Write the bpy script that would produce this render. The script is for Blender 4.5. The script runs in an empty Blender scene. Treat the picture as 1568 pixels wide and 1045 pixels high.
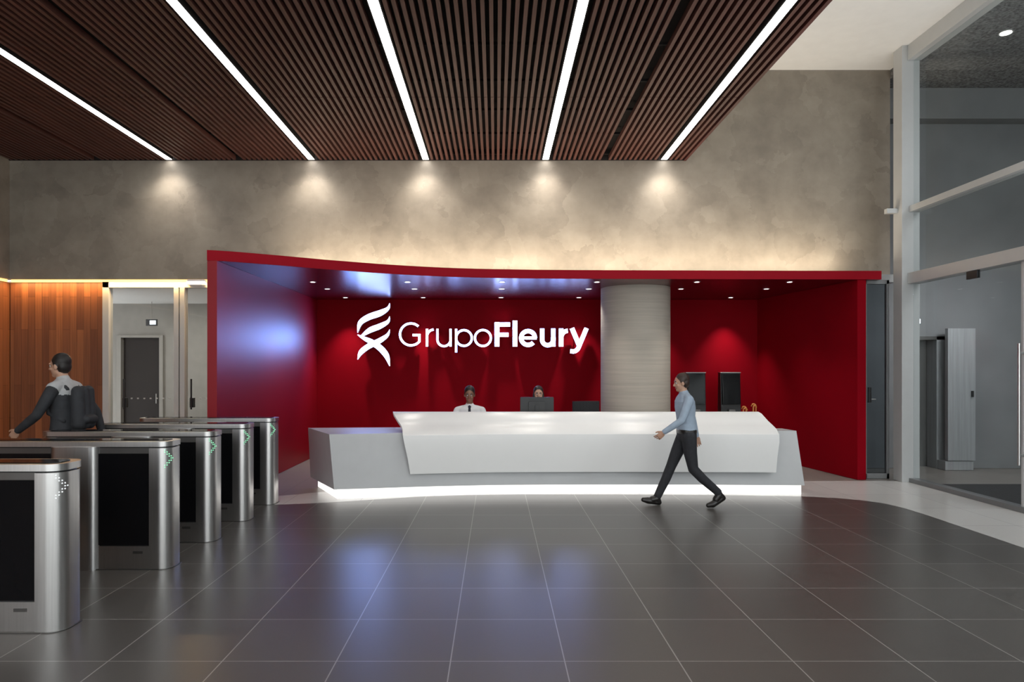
import bpy, bmesh, math, random
import numpy as np
from mathutils import Vector, Matrix
random.seed(3)
scene = bpy.context.scene
scene.view_settings.view_transform = 'Standard'
scene.view_settings.look = 'None'
COL = scene.collection

# ------------------------------------------------------------------ materials
def newmat(name):
    m = bpy.data.materials.new(name); m.use_nodes = True
    nt = m.node_tree
    return m, nt, nt.nodes['Principled BSDF']

def setp(b, **k):
    names = dict(color='Base Color', rough='Roughness', metal='Metallic', spec='Specular IOR Level',
                 coat='Coat Weight', coatr='Coat Roughness', em='Emission Color', ems='Emission Strength', aniso='Anisotropic')
    for a, v in k.items():
        s = b.inputs[names[a]]
        if a in ('color', 'em'): v = (v[0], v[1], v[2], 1)
        s.default_value = v

def simple(name, color, rough=0.5, metal=0.0, var=0.06, scale=6.0, bump=0.0, stretch=(1,1,1), **k):
    m, nt, b = newmat(name)
    setp(b, color=color, rough=rough, metal=metal, **k)
    tc = nt.nodes.new('ShaderNodeTexCoord'); mp = nt.nodes.new('ShaderNodeMapping')
    mp.inputs['Scale'].default_value = stretch
    nt.links.new(tc.outputs['Object'], mp.inputs['Vector'])
    n = nt.nodes.new('ShaderNodeTexNoise'); n.inputs['Scale'].default_value = scale; n.inputs['Detail'].default_value = 5
    nt.links.new(mp.outputs['Vector'], n.inputs['Vector'])
    r = nt.nodes.new('ShaderNodeValToRGB')
    r.color_ramp.elements[0].position = 0.3; r.color_ramp.elements[1].position = 0.7
    lo = [max(0, c*(1-var)) for c in color]; hi = [min(1, c*(1+var)) for c in color]
    r.color_ramp.elements[0].color = (*lo, 1); r.color_ramp.elements[1].color = (*hi, 1)
    nt.links.new(n.outputs['Fac'], r.inputs['Fac']); nt.links.new(r.outputs['Color'], b.inputs['Base Color'])
    if bump:
        bp = nt.nodes.new('ShaderNodeBump'); bp.inputs['Strength'].default_value = bump; bp.inputs['Distance'].default_value = 0.01
        nt.links.new(n.outputs['Fac'], bp.inputs['Height']); nt.links.new(bp.outputs['Normal'], b.inputs['Normal'])
    return m

def emis(name, color, strength):
    m, nt, b = newmat(name); setp(b, color=(0.8,0.8,0.8), em=color, ems=strength); return m

def glassmat(name, tint=(0.93,0.95,0.95), refl=0.005, rough=0.0):
    m = bpy.data.materials.new(name); m.use_nodes = True; nt = m.node_tree; nt.nodes.clear()
    o = nt.nodes.new('ShaderNodeOutputMaterial'); t = nt.nodes.new('ShaderNodeBsdfTransparent'); g = nt.nodes.new('ShaderNodeBsdfGlossy')
    t.inputs['Color'].default_value = (*tint, 1); g.inputs['Roughness'].default_value = rough
    lw = nt.nodes.new('ShaderNodeLayerWeight'); lw.inputs['Blend'].default_value = 0.15
    mu = nt.nodes.new('ShaderNodeMath'); mu.operation = 'MULTIPLY_ADD'; mu.inputs[1].default_value = 0.10; mu.inputs[2].default_value = refl
    nt.links.new(lw.outputs['Fresnel'], mu.inputs[0])
    mx = nt.nodes.new('ShaderNodeMixShader'); nt.links.new(mu.outputs[0], mx.inputs['Fac'])
    nt.links.new(t.outputs[0], mx.inputs[1]); nt.links.new(g.outputs[0], mx.inputs[2]); nt.links.new(mx.outputs[0], o.inputs['Surface'])
    return m

def plaster():
    m, nt, b = newmat('burnished_plaster'); setp(b, rough=0.6)
    tc = nt.nodes.new('ShaderNodeTexCoord')
    nz = nt.nodes.new('ShaderNodeTexNoise'); nz.inputs['Scale'].default_value = 1.7; nz.inputs['Detail'].default_value = 6; nz.inputs['Roughness'].default_value = 0.6
    nt.links.new(tc.outputs['Object'], nz.inputs['Vector'])
    add = nt.nodes.new('ShaderNodeMixRGB'); add.blend_type = 'ADD'; add.inputs['Fac'].default_value = 0.9
    nt.links.new(tc.outputs['Object'], add.inputs[1]); nt.links.new(nz.outputs['Color'], add.inputs[2])
    v = nt.nodes.new('ShaderNodeTexVoronoi'); v.inputs['Scale'].default_value = 2.4; nt.links.new(add.outputs[0], v.inputs['Vector'])
    sepc = nt.nodes.new('ShaderNodeSeparateColor'); nt.links.new(v.outputs['Color'], sepc.inputs[0])
    n0 = nt.nodes.new('ShaderNodeTexNoise'); n0.inputs['Scale'].default_value = 2.5; n0.inputs['Detail'].default_value = 8; n0.inputs['Roughness'].default_value = 0.6
    nt.links.new(tc.outputs['Object'], n0.inputs['Vector'])
    mx = nt.nodes.new('ShaderNodeMath'); mx.operation = 'MULTIPLY_ADD'; mx.inputs[1].default_value = 0.24
    nt.links.new(sepc.outputs[0], mx.inputs[0]); nt.links.new(n0.outputs['Fac'], mx.inputs[2])
    r = nt.nodes.new('ShaderNodeValToRGB')
    e = r.color_ramp.elements; e[0].position = 0.38; e[0].color = (0.198,0.168,0.134,1); e[1].position = 0.88; e[1].color = (0.305,0.265,0.215,1)
    nt.links.new(mx.outputs[0], r.inputs['Fac']); nt.links.new(r.outputs['Color'], b.inputs['Base Color'])
    bp = nt.nodes.new('ShaderNodeBump'); bp.inputs['Strength'].default_value = 0.08; bp.inputs['Distance'].default_value = 0.01
    nt.links.new(mx.outputs[0], bp.inputs['Height']); nt.links.new(bp.outputs['Normal'], b.inputs['Normal'])
    return m

def tiles(name, c1, c2, grout, size, ox, oy, rough, mortar=0.004, speck=0.06, h=None):
    m, nt, b = newmat(name)
    tc = nt.nodes.new('ShaderNodeTexCoord'); mp = nt.nodes.new('ShaderNodeMapping')
    mp.inputs['Location'].default_value = (-ox, -oy, 0)
    nt.links.new(tc.outputs['Object'], mp.inputs['Vector'])
    br = nt.nodes.new('ShaderNodeTexBrick'); br.offset = 0; br.squash = 1
    br.inputs['Scale'].default_value = 1; br.inputs['Brick Width'].default_value = size; br.inputs['Row Height'].default_value = h or size
    br.inputs['Mortar Size'].default_value = mortar; br.inputs['Mortar Smooth'].default_value = 0.1; br.inputs['Bias'].default_value = 0
    br.inputs['Color1'].default_value = (*c1,1); br.inputs['Color2'].default_value = (*c2,1); br.inputs['Mortar'].default_value = (*grout,1)
    nt.links.new(mp.outputs['Vector'], br.inputs['Vector'])
    n = nt.nodes.new('ShaderNodeTexNoise'); n.inputs['Scale'].default_value = 60; n.inputs['Detail'].default_value = 2
    nt.links.new(tc.outputs['Object'], n.inputs['Vector'])
    rp = nt.nodes.new('ShaderNodeMapRange'); rp.inputs['From Min'].default_value = 0.3; rp.inputs['From Max'].default_value = 0.7
    rp.inputs['To Min'].default_value = 1-speck; rp.inputs['To Max'].default_value = 1+speck
    nt.links.new(n.outputs['Fac'], rp.inputs['Value'])
    mul = nt.nodes.new('ShaderNodeVectorMath'); mul.operation = 'SCALE'
    nt.links.new(br.outputs['Color'], mul.inputs[0]); nt.links.new(rp.outputs[0], mul.inputs['Scale'])
    nt.links.new(mul.outputs[0], b.inputs['Base Color'])
    b.inputs['Roughness'].default_value = rough
    return m

def woodpanel():
    m, nt, b = newmat('veneer_planks'); setp(b, rough=0.4)
    tc = nt.nodes.new('ShaderNodeTexCoord')
    sep = nt.nodes.new('ShaderNodeSeparateXYZ'); nt.links.new(tc.outputs['Object'], sep.inputs[0])
    ad = nt.nodes.new('ShaderNodeMath'); ad.operation = 'ADD'; nt.links.new(sep.outputs['X'], ad.inputs[0]); nt.links.new(sep.outputs['Y'], ad.inputs[1])
    cb = nt.nodes.new('ShaderNodeCombineXYZ'); nt.links.new(sep.outputs['Z'], cb.inputs['X']); nt.links.new(ad.outputs[0], cb.inputs['Y'])
    br = nt.nodes.new('ShaderNodeTexBrick'); br.offset = 0.37; br.inputs['Scale'].default_value = 1
    br.inputs['Brick Width'].default_value = 1.4; br.inputs['Row Height'].default_value = 0.11; br.inputs['Mortar Size'].default_value = 0.002
    br.inputs['Color1'].default_value = (0.27,0.10,0.042,1); br.inputs['Color2'].default_value = (0.14,0.05,0.025,1); br.inputs['Mortar'].default_value = (0.06,0.02,0.01,1)
    nt.links.new(cb.outputs[0], br.inputs['Vector'])
    mp = nt.nodes.new('ShaderNodeMapping'); mp.inputs['Scale'].default_value = (0.6, 22, 1); nt.links.new(cb.outputs[0], mp.inputs['Vector'])
    n = nt.nodes.new('ShaderNodeTexNoise'); n.inputs['Scale'].default_value = 2; n.inputs['Detail'].default_value = 6; nt.links.new(mp.outputs[0], n.inputs['Vector'])
    rp = nt.nodes.new('ShaderNodeMapRange'); rp.inputs['To Min'].default_value = 0.5; rp.inputs['To Max'].default_value = 1.6; nt.links.new(n.outputs['Fac'], rp.inputs['Value'])
    mul = nt.nodes.new('ShaderNodeVectorMath'); mul.operation = 'SCALE'; nt.links.new(br.outputs['Color'], mul.inputs[0]); nt.links.new(rp.outputs[0], mul.inputs['Scale'])
    nt.links.new(mul.outputs[0], b.inputs['Base Color'])
    return m

M = {}
M['plaster'] = plaster()
M['wood'] = woodpanel()
M['slat'] = simple('slat_wood', (0.092,0.034,0.026), 0.5, var=0.3, scale=3, stretch=(14,0.4,3))
M['plenum'] = simple('plenum_black', (0.012,0.009,0.009), 0.9)
M['slatedge'] = simple('slat_edge_wood', (0.07,0.016,0.013), 0.5, var=0.2, scale=3, stretch=(3,0.4,3))
M['white'] = simple('white_paint', (0.84,0.84,0.83), 0.7, var=0.02)
M['red'] = simple('red_lacquer', (0.27,0.002,0.010), 0.42, var=0.03, scale=2, spec=0.38)
M['redface'] = simple('red_satin_edge', (0.30,0.002,0.011), 0.6, var=0.03, scale=2, spec=0.12)
M['redmatt'] = simple('red_matt_paint', (0.24,0.001,0.007), 0.65, var=0.03, scale=2, spec=0.05)
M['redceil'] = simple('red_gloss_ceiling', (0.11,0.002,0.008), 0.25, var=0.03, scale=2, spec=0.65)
M['floor'] = tiles('dark_porcelain', (0.093,0.085,0.079), (0.080,0.073,0.068), (0.31,0.295,0.28), 0.645, -0.255, 3.857, 0.30, 0.0035, 0.03)
M['floorw'] = tiles('white_stone', (0.66,0.65,0.63), (0.62,0.61,0.59), (0.40,0.39,0.38), 0.9, 0.1, 9.0, 0.2, 0.003, 0.02)
M['floorb'] = tiles('taupe_stone', (0.27,0.245,0.22), (0.24,0.22,0.20), (0.15,0.14,0.13), 0.645, -0.255, 3.857, 0.35, 0.004, 0.04)
M['shell'] = simple('solid_surface_white', (0.92,0.92,0.91), 0.28, var=0.005)
M['body'] = simple('solid_surface_grey', (0.52,0.53,0.54), 0.35, var=0.02)
M['plinth'] = emis('plinth_led', (1.0,0.97,0.92), 1.1)
M['strip'] = emis('led_diffuser', (1.0,0.98,0.95), 12.0)
M['cove'] = emis('cove_led', (1.0,0.58,0.16), 1.6)
M['sign'] = emis('sign_face', (0.30,0.42,1.0), 12.0)
M['signside'] = simple('sign_return', (0.5,0.5,0.52), 0.4)
M['lamp'] = emis('lamp_lens', (1.0,0.95,0.88), 5.0)
M['lampring'] = simple('lamp_ring', (0.5,0.5,0.5), 0.3, 0.6)
M['concrete'] = simple('board_concrete', (0.46,0.42,0.36), 0.9, var=0.08, scale=2.5, stretch=(0.5,0.5,14), bump=0.02, spec=0.15)
M['steel'] = simple('brushed_steel', (0.58,0.57,0.56), 0.3, 1.0, var=0.05, scale=4, stretch=(30,30,0.6))
M['satin'] = simple('satin_steel', (0.36,0.37,0.38), 0.4, 0.3, var=0.12, scale=2, stretch=(12,12,0.5))
M['steeld'] = simple('dark_steel', (0.16,0.155,0.15), 0.35, 0.9, var=0.05)
M['blackglass'] = simple('smoked_glass', (0.006,0.006,0.007), 0.08, var=0.01, spec=0.2)
M['black'] = simple('black_plastic', (0.012,0.012,0.013), 0.4)
M['fabric'] = simple('black_fabric', (0.02,0.02,0.022), 0.85, var=0.2, scale=60)
M['green'] = emis('led_green', (0.03,0.8,0.3), 1.1)
M['dotw'] = emis('led_white', (0.8,0.85,0.9), 0.5)
M['frame'] = simple('aluminium_frame', (0.52,0.53,0.53), 0.4, 0.2, var=0.02)
M['framed'] = simple('grey_frame', (0.22,0.225,0.23), 0.4, 0.4, var=0.02)
M['grey'] = simple('grey_render', (0.19,0.195,0.20), 0.8, var=0.10, scale=1.6)
M['greyc'] = simple('grey_acoustic', (0.13,0.133,0.138), 0.95, var=0.7, scale=30)
M['corr'] = simple('corridor_paint', (0.29,0.275,0.25), 0.7, var=0.05)
M['doordark'] = simple('dark_door', (0.025,0.020,0.018), 0.5, spec=0.2)
M['mat'] = simple('entrance_mat', (0.035,0.036,0.038), 0.95, var=0.6, scale=60)
M['glass'] = glassmat('clear_glass')
M['glassd'] = glassmat('grey_glass', (0.62,0.66,0.68), 0.01)
M['exit'] = emis('exit_face', (0.75,0.88,1.0), 1.3)
M['amber'] = simple('umbrella_handle_wood', (0.55,0.22,0.05), 0.4)
M['skin1'] = simple('skin_brown', (0.23,0.11,0.065), 0.5, var=0.06)
M['skin2'] = simple('skin_light', (0.50,0.29,0.20), 0.5, var=0.06)
M['lip'] = simple('lips', (0.28,0.09,0.07), 0.45)
M['hair'] = simple('hair_black', (0.012,0.009,0.008), 0.5, var=0.3, scale=50)
M['hairb'] = simple('hair_brown', (0.035,0.018,0.012), 0.5, var=0.3, scale=50)
M['shirt'] = simple('shirt_white', (0.72,0.72,0.72), 0.75, var=0.04, scale=20)
M['scarf'] = simple('collar_grey_white', (0.45,0.46,0.47), 0.8, var=0.06, scale=20)
M['shirtb'] = simple('shirt_blue_grey', (0.34,0.42,0.52), 0.75, var=0.06, scale=20)
M['blouse'] = simple('blouse_dark', (0.03,0.03,0.035), 0.7)
M['trouser'] = simple('trouser_dark', (0.022,0.023,0.028), 0.8, var=0.2, scale=20)
M['jacket'] = simple('jacket_dark', (0.03,0.032,0.037), 0.8, var=0.2, scale=15)
M['shoe'] = simple('shoe_leather', (0.014,0.012,0.011), 0.3)
M['tie'] = simple('tie_dark', (0.015,0.015,0.03), 0.6)
M['eyew'] = simple('eye_white', (0.6,0.6,0.6), 0.3)
M['eyed'] = simple('eye_dark', (0.01,0.008,0.006), 0.2)

# ------------------------------------------------------------------ builder
class Bld:
    def __init__(s, name): s.name = name; s.bm = bmesh.new(); s.mats = []
    def mi(s, k):
        if k not in s.mats: s.mats.append(k)
        return s.mats.index(k)
    def face(s, vs, mi, smooth=False):
        try:
            f = s.bm.faces.new(vs); f.material_index = mi; f.smooth = smooth; return f
        except ValueError: return None
    def box(s, x0,x1,y0,y1,z0,z1, k):
        mi = s.mi(k)
        v = [s.bm.verts.new(p) for p in [(x0,y0,z0),(x1,y0,z0),(x1,y1,z0),(x0,y1,z0),(x0,y0,z1),(x1,y0,z1),(x1,y1,z1),(x0,y1,z1)]]
        for f in [(3,2,1,0),(4,5,6,7),(0,1,5,4),(1,2,6,5),(2,3,7,6),(3,0,4,7)]: s.face([v[i] for i in f], mi)
    def prism(s, pts, z0, z1, k, axis='z', smooth=False, top=None, ksides=None):
        mi = s.mi(k); ms = s.mi(ksides) if ksides else mi
        P = (lambda p,h: (p[0],p[1],h)) if axis=='z' else ((lambda p,h: (p[0],h,p[1])) if axis=='y' else (lambda p,h:(h,p[0],p[1])))
        a = [s.bm.verts.new(P(p,z0)) for p in pts]; b = [s.bm.verts.new(P(p,z1)) for p in (top or pts)]
        n = len(pts)
        s.face(a[::-1], mi); s.face(b, mi)
        for i in range(n): s.face([a[i],a[(i+1)%n],b[(i+1)%n],b[i]], ms, smooth)
    def tube(s, path, r, k, seg=10, closed=False):
        mi = s.mi(k); path = [Vector(p) for p in path]; rings = []
        up = Vector((0,0,1))
        for i,p in enumerate(path):
            d = (path[min(i+1,len(path)-1)]-path[max(i-1,0)]).normalized()
            u = up if abs(d.dot(up))<0.95 else Vector((1,0,0))
            a = d.cross(u).normalized(); b = a.cross(d).normalized()
            rr = r[i] if isinstance(r,(list,tuple)) else r
            rings.append([s.bm.verts.new(p+a*math.cos(t)*rr+b*math.sin(t)*rr) for t in [2*math.pi*j/seg for j in range(seg)]])
        for i in range(len(rings)-1):
            for j in range(seg): s.face([rings[i][j],rings[i][(j+1)%seg],rings[i+1][(j+1)%seg],rings[i+1][j]], mi, True)
        s.face(rings[0][::-1], mi); s.face(rings[-1], mi)
    def cyl(s, x,y,z0,z1,r,k,seg=24,r2=None):
        s.tube([(x,y,z0),(x,y,z1)], [r, r if r2 is None else r2], k, seg)
    def ell(s, c, r, k, seg=16, rings=10):
        mi = s.mi(k)
        ret = bmesh.ops.create_uvsphere(s.bm, u_segments=seg, v_segments=rings, radius=1, matrix=Matrix.Translation(c) @ Matrix.Diagonal((*r,1)))
        for v in ret['verts']:
            for f in v.link_faces: f.material_index = mi; f.smooth = True
    def finish(s, bevel=0, parent=None, recalc=True):
        if recalc: bmesh.ops.recalc_face_normals(s.bm, faces=s.bm.faces)
        for e in s.bm.edges:
            if len(e.link_faces)==2 and e.calc_face_angle(0)>math.radians(38): e.smooth = False
        me = bpy.data.meshes.new(s.name); s.bm.to_mesh(me); s.bm.free()
        for k in s.mats: me.materials.append(M[k])
        o = bpy.data.objects.new(s.name, me); COL.objects.link(o)
        if bevel:
            b = o.modifiers.new('Bevel','BEVEL'); b.width = bevel; b.segments = 2; b.limit_method = 'ANGLE'; b.angle_limit = math.radians(50)
        if parent: o.parent = parent
        return o

def rrect(x0,x1,y0,y1,r,n=8,corners=(1,1,1,1)):
    pts = []
    for (cx,cy,a0,on,ex,ey) in [(x0+r,y0+r,180,corners[0],x0,y0),(x1-r,y0+r,270,corners[1],x1,y0),(x1-r,y1-r,0,corners[2],x1,y1),(x0+r,y1-r,90,corners[3],x0,y1)]:
        if on: pts += [(cx+r*math.cos(math.radians(a0+90*i/n)), cy+r*math.sin(math.radians(a0+90*i/n))) for i in range(n+1)]
        else: pts.append((ex,ey))
    return pts

def interp(tab, x):
    if x <= tab[0][0]: return tab[0][1]
    for i in range(len(tab)-1):
        a,b = tab[i],tab[i+1]
        if x <= b[0]:
            p0 = tab[i-1][1] if i>0 else a[1]; p3 = tab[i+2][1] if i+2<len(tab) else b[1]
            t = (x-a[0])/(b[0]-a[0]); p1,p2 = a[1],b[1]
            return 0.5*((2*p1)+(-p0+p2)*t+(2*p0-5*p1+4*p2-p3)*t*t+(-p0+3*p1-3*p2+p3)*t**3)
    return tab[-1][1]

# ------------------------------------------------------------------ room shell
YW = 10.8; XL = -7.69; ZC = 4.96; XE = 3.01; ZH = 6.39; XG = 6.12; YB = -4.0
b = Bld('floor')
b.box(XL-0.2, 9.6, YB-0.2, 14.4, -0.2, -0.004, 'floorb')
edge = [(-7.69,8.33),(-2.66,8.33),(-2.3,8.40),(-1.94,8.50),(-1.45,8.68),(-1.0,8.84),(-0.4,8.95),(0.3,9.0),(1.5,9.0),(3.0,8.96),(4.0,8.86),(4.35,8.76),(4.62,8.6),(4.78,8.4),(4.86,8.1),(4.88,7.7)]
poly = [(XL,YB),(4.88,YB)] + edge[::-1]
b.prism(poly, -0.003, 0.0, 'floor')
wp = edge[::1] + [(4.88,YB),(XG,YB),(XG,10.1),(5.3,10.1),(-0.4,9.9),(-1.8,9.5),(-3.4,8.55),(-3.6,10.75),(XL,10.75)]
b.prism(wp[::-1], -0.003, 0.0004, 'floorw')
b.finish()

b = Bld('entrance_mat'); b.box(6.35,9.0,4.0,9.75,0,0.012,'mat'); b.finish(0.003)

b = Bld('wall_back')
b.box(XL, -3.6, YW, YW+0.15, 3.08, 6.6, 'plaster')
b.box(-3.6, 6.24, YW, YW+0.15, 3.12, 6.6, 'plaster')
b.finish()
b = Bld('wall_back_wood')
b.box(XL, -6.21, YW+0.02, YW+0.15, 0, 3.03, 'wood'); b.finish()
b = Bld('wall_left')
b.box(XL-0.15, XL, YB, YW+0.15, 3.08, 6.6, 'plaster')
b.box(XL-0.15, XL-0.02, YB, YW+0.15, 0, 3.03, 'wood'); b.finish()
b = Bld('trim_cove')
b.box(XL, -3.6, YW+0.03, YW+0.13, 3.035, 3.075, 'cove')
b.box(XL-0.13, XL-0.03, 4, YW, 3.035, 3.075, 'cove'); b.finish()

b = Bld('ceiling_slatted')
lights_x = [-5.14,-2.90,-1.10,0.785,2.65]
seams = [-6.3,-4.03,-2.0,-0.16,1.72]
pitch = 0.08; x = XL+0.03
while x < XE-0.05:
    skip = any(abs(x+0.019-l) < 0.085 for l in lights_x) or any(abs(x+0.019-q) < 0.035 for q in seams)
    if not skip:
        for (ya,yb) in [(YB,2.9),(2.91,5.59),(5.6,8.29),(8.3,YW-0.02)]:
            b.box(x, x+0.038, ya, yb, ZC, ZC+0.07, 'slat')
    x += pitch
y = YB+0.3
while y < YW:
    b.box(XL, XE-0.04, y, y+0.03, ZC+0.07, ZC+0.10, 'plenum'); y += 0.9
b.box(XL, XE, YB, YW, ZC+0.17, ZC+0.30, 'plenum')
b.box(XE-0.04, XE, YB, YW, ZC-0.01, ZC+0.17, 'slatedge')
b.box(XE-0.02, XE, YB, YW, ZC+0.17, ZH, 'white')
b.box(XL, XE-0.04, YW-0.02, YW-0.001, ZC-0.005, ZC+0.17, 'plenum')
b.finish()
for lx in lights_x:
    b = Bld('linear_ceiling_light')
    for (ya,yb) in [(YB+0.1,2.4),(2.42,7.12),(7.14,YW-0.06)]:
        b.box(lx-0.047, lx+0.047, ya, yb, ZC-0.006, ZC+0.03, 'strip')
    b.box(lx-0.06, lx-0.047, YB+0.1, YW-0.05, ZC-0.004, ZC+0.165, 'plenum')
    b.box(lx+0.047, lx+0.06, YB+0.1, YW-0.05, ZC-0.004, ZC+0.165, 'plenum')
    b.finish()

b = Bld('ceiling'); b.box(XE, 6.24, YB, YW, ZH, ZH+0.2, 'white'); b.finish()

b = Bld('window_1')
b.box(5.94,6.20, 9.98,10.2, 0, ZH, 'frame')
b.box(6.02,6.22, YB,9.98, ZH-0.22, ZH, 'frame')
b.box(6.04,6.20, YB,9.98, 3.95,4.04, 'frame')
b.box(5.78,5.94, 10.08,10.16, 3.96,4.03, 'frame')
b.box(6.02,6.20, YB,9.98, 2.90,3.06, 'frame')
b.box(6.04,6.18, YB,9.98, 0,0.06, 'framed')
for yy in (7.88,5.2,2.5,0,-2.5): b.box(6.05,6.17, yy-0.03,yy+0.03, 0.06,ZH-0.22, 'frame') if yy<5 else b.box(6.08,6.14, yy-0.02,yy+0.02, 0.06,2.9, 'frame')
for (z0,z1) in [(0.06,2.90),(3.06,3.95),(4.04,ZH-0.22)]:
    b.box(6.105,6.115, YB,9.98, z0,z1, 'glass')
b.box(6.03,6.07, 8.55,8.75, 2.80,2.90, 'black')
b.tube([(5.98,7.8,0.55),(5.98,7.8,1.95)],0.016,'steel'); b.box(5.98,6.08,7.79,7.81,0.65,0.68,'steel'); b.box(5.98,6.08,7.79,7.81,1.82,1.85,'steel')
b.finish(0.004)
b = Bld('door_1')
b.box(5.56,5.60,10.3,10.36,0,3.0,'framed'); b.box(5.90,5.94,10.3,10.36,0,3.0,'framed')
b.box(5.56,5.94,10.3,10.36,2.94,3.0,'framed'); b.box(5.56,5.94,10.3,10.36,0,0.08,'framed')
b.box(5.60,5.90,10.325,10.335,0.08,2.94,'glassd')
b.box(5.61,5.65,10.26,10.3,1.15,1.38,'black'); b.tube([(5.63,10.27,1.2),(5.72,10.27,1.2)],0.01,'steel')
b.finish(0.003)
b = Bld('trim_header'); b.box(5.76,6.24,10.55,10.8,3.0,3.12,'frame'); b.finish(0.003)

b = Bld('wall_hall')
b.box(5.76,6.80,11.4,11.6,0,6.4,'grey'); b.box(6.80,7.50,11.4,11.6,2.2,6.4,'grey'); b.box(7.5,9.5,11.4,11.6,0,6.4,'grey')
b.box(5.60,5.76,10.95,11.6,0,6.4,'grey')
b.box(9.4,9.6,YB,11.4,0,6.4,'grey')
b.finish()
b = Bld('ceiling_hall'); b.box(6.24,9.6,YB,11.6,6.25,6.45,'greyc'); b.finish()
b = Bld('trim_hall_beam'); b.box(6.24,9.4,11.15,11.4,5.75,6.25,'grey'); b.finish()
b = Bld('elevator_door')
b.box(6.80,6.86,11.36,11.7,0,2.2,'steeld'); b.box(7.34,7.5,11.36,11.7,0,2.2,'satin'); b.box(6.80,7.50,11.36,11.7,2.14,2.2,'steeld')
b.box(6.86,7.10,11.62,11.66,0,2.14,'steeld'); b.box(7.11,7.34,11.62,11.66,0,2.14,'steeld'); b.box(6.86,7.34,11.66,11.72,0,2.14,'steeld')
b.finish(0.003)
b = Bld('access_panel')
b.box(7.37,7.82,11.12,11.20,0.16,2.32,'satin'); b.box(7.34,7.80,11.14,11.35,0.0,0.15,'satin'); b.box(7.52,7.60,11.20,11.35,0.3,2.2,'steeld')
b.box(7.74,7.76,11.07,11.12,1.2,1.3,'black'); b.finish(0.006)
b = Bld('exit_sign'); b.box(6.86,7.06,11.33,11.398,2.40,2.50,'black'); b.box(6.87,7.05,11.325,11.33,2.41,2.49,'exit'); b.finish(0.002)
b = Bld('recessed_lamp'); b.cyl(6.95,9.3,6.235,6.25,0.09,'lampring'); b.cyl(6.95,9.3,6.23,6.236,0.07,'lamp'); b.finish()

b = Bld('wall_corridor')
b.box(-9.4,-7.75,14.0,14.2,0,3.1,'corr'); b.box(-7.75,-6.8,14.0,14.2,2.35,3.1,'corr'); b.box(-6.8,-3.6,14.0,14.2,0,3.1,'corr')
b.box(-9.6,-9.4,10.95,14.2,0,3.1,'corr'); b.box(-3.75,-3.62,10.95,14.0,0,3.1,'corr')
b.finish()
b = Bld('ceiling_corridor'); b.box(-9.4,-3.62,10.95,14.2,3.0,3.07,'white'); b.finish()
b = Bld('door_2'); b.box(-7.75,-7.66,13.95,14.2,0,2.35,'corr'); b.box(-6.88,-6.8,13.95,14.2,0,2.35,'corr'); b.box(-7.66,-6.88,14.06,14.12,0,2.3,'doordark'); b.box(-7.66,-6.88,13.95,14.2,2.3,2.35,'corr')
b.tube([(-6.96,14.0,0.95),(-6.96,14.0,1.15)],0.012,'steel'); b.finish(0.004)
b = Bld('exit_sign'); b.box(-6.97,-6.75,13.6,13.63,2.52,2.65,'black'); b.box(-6.89,-6.77,13.595,13.6,2.545,2.625,'exit'); b.box(-6.865,-6.855,13.61,13.62,2.65,3.0,'corr'); b.finish(0.002)
b = Bld('door_3')
xa, xm, xb = -6.20, -4.99, -3.62
b.box(xa,xa+0.10,YW-0.04,YW+0.08,0,3.03,'frame')
b.box(xa,xb,YW-0.04,YW+0.08,2.94,3.03,'frame'); b.box(xm-0.085,xm-0.01,YW-0.04,YW+0.08,0,2.94,'frame'); b.box(xm+0.01,xm+0.085,YW-0.04,YW+0.08,0,2.94,'frame')
b.box(xb-0.1,xb,YW-0.04,YW+0.08,0,2.94,'frame')
b.box(xa+0.10,xm-0.085,YW-0.02,YW+0.05,0,0.12,'frame'); b.box(xm+0.085,xb-0.1,YW-0.02,YW+0.05,0,0.12,'frame')
b.box(xa+0.10,xm-0.085,YW+0.015,YW+0.025,0.12,2.94,'glass'); b.box(xm+0.085,xb-0.1,YW+0.015,YW+0.025,0.12,2.94,'glass')
b.tube([(-5.85,YW-0.06,1.02),(-5.85,YW-0.06,1.5)],0.014,'black'); b.box(-5.88,-5.82,YW-0.05,YW+0.014,1.05,1.2,'black')
b.tube([(xm+0.2,YW-0.06,1.02),(xm+0.2,YW-0.06,1.5)],0.014,'black'); b.box(xm+0.17,xm+0.23,YW-0.05,YW+0.014,1.05,1.2,'black')
for i in range(7):
    b.box(-5.78+0.1*i,-5.75+0.1*i,YW+0.01,YW+0.014,1.18,1.20,'frame'); b.box(xm+0.3+0.1*i,xm+0.33+0.1*i,YW+0.01,YW+0.014,1.18,1.20,'frame')
b.finish(0.004)
b = Bld('emergency_light'); b.prism(rrect(-4.84,-4.56,2.97,3.06,0.02), YW-0.1, YW-0.041,'white',axis='y'); b.box(-4.8,-4.6,YW-0.103,YW-0.1,2.985,3.01,'exit'); b.finish()

b = Bld('window_2')
xx = XL
while xx < 9.4:
    b.box(xx-0.05,xx+0.05,YB-0.1,YB,0,6.4,'frame'); xx += 1.9
for z in (0,3.0,6.3): b.box(XL,9.4,YB-0.1,YB,z,z+0.1,'frame')
b.box(XL,9.4,YB-0.06,YB-0.05,0.1,6.3,'glass'); b.finish()
b = Bld('trim_ceiling_rear'); b.box(XL,XE,YB-0.05,YB,ZC,ZH,'white'); b.finish()

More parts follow.
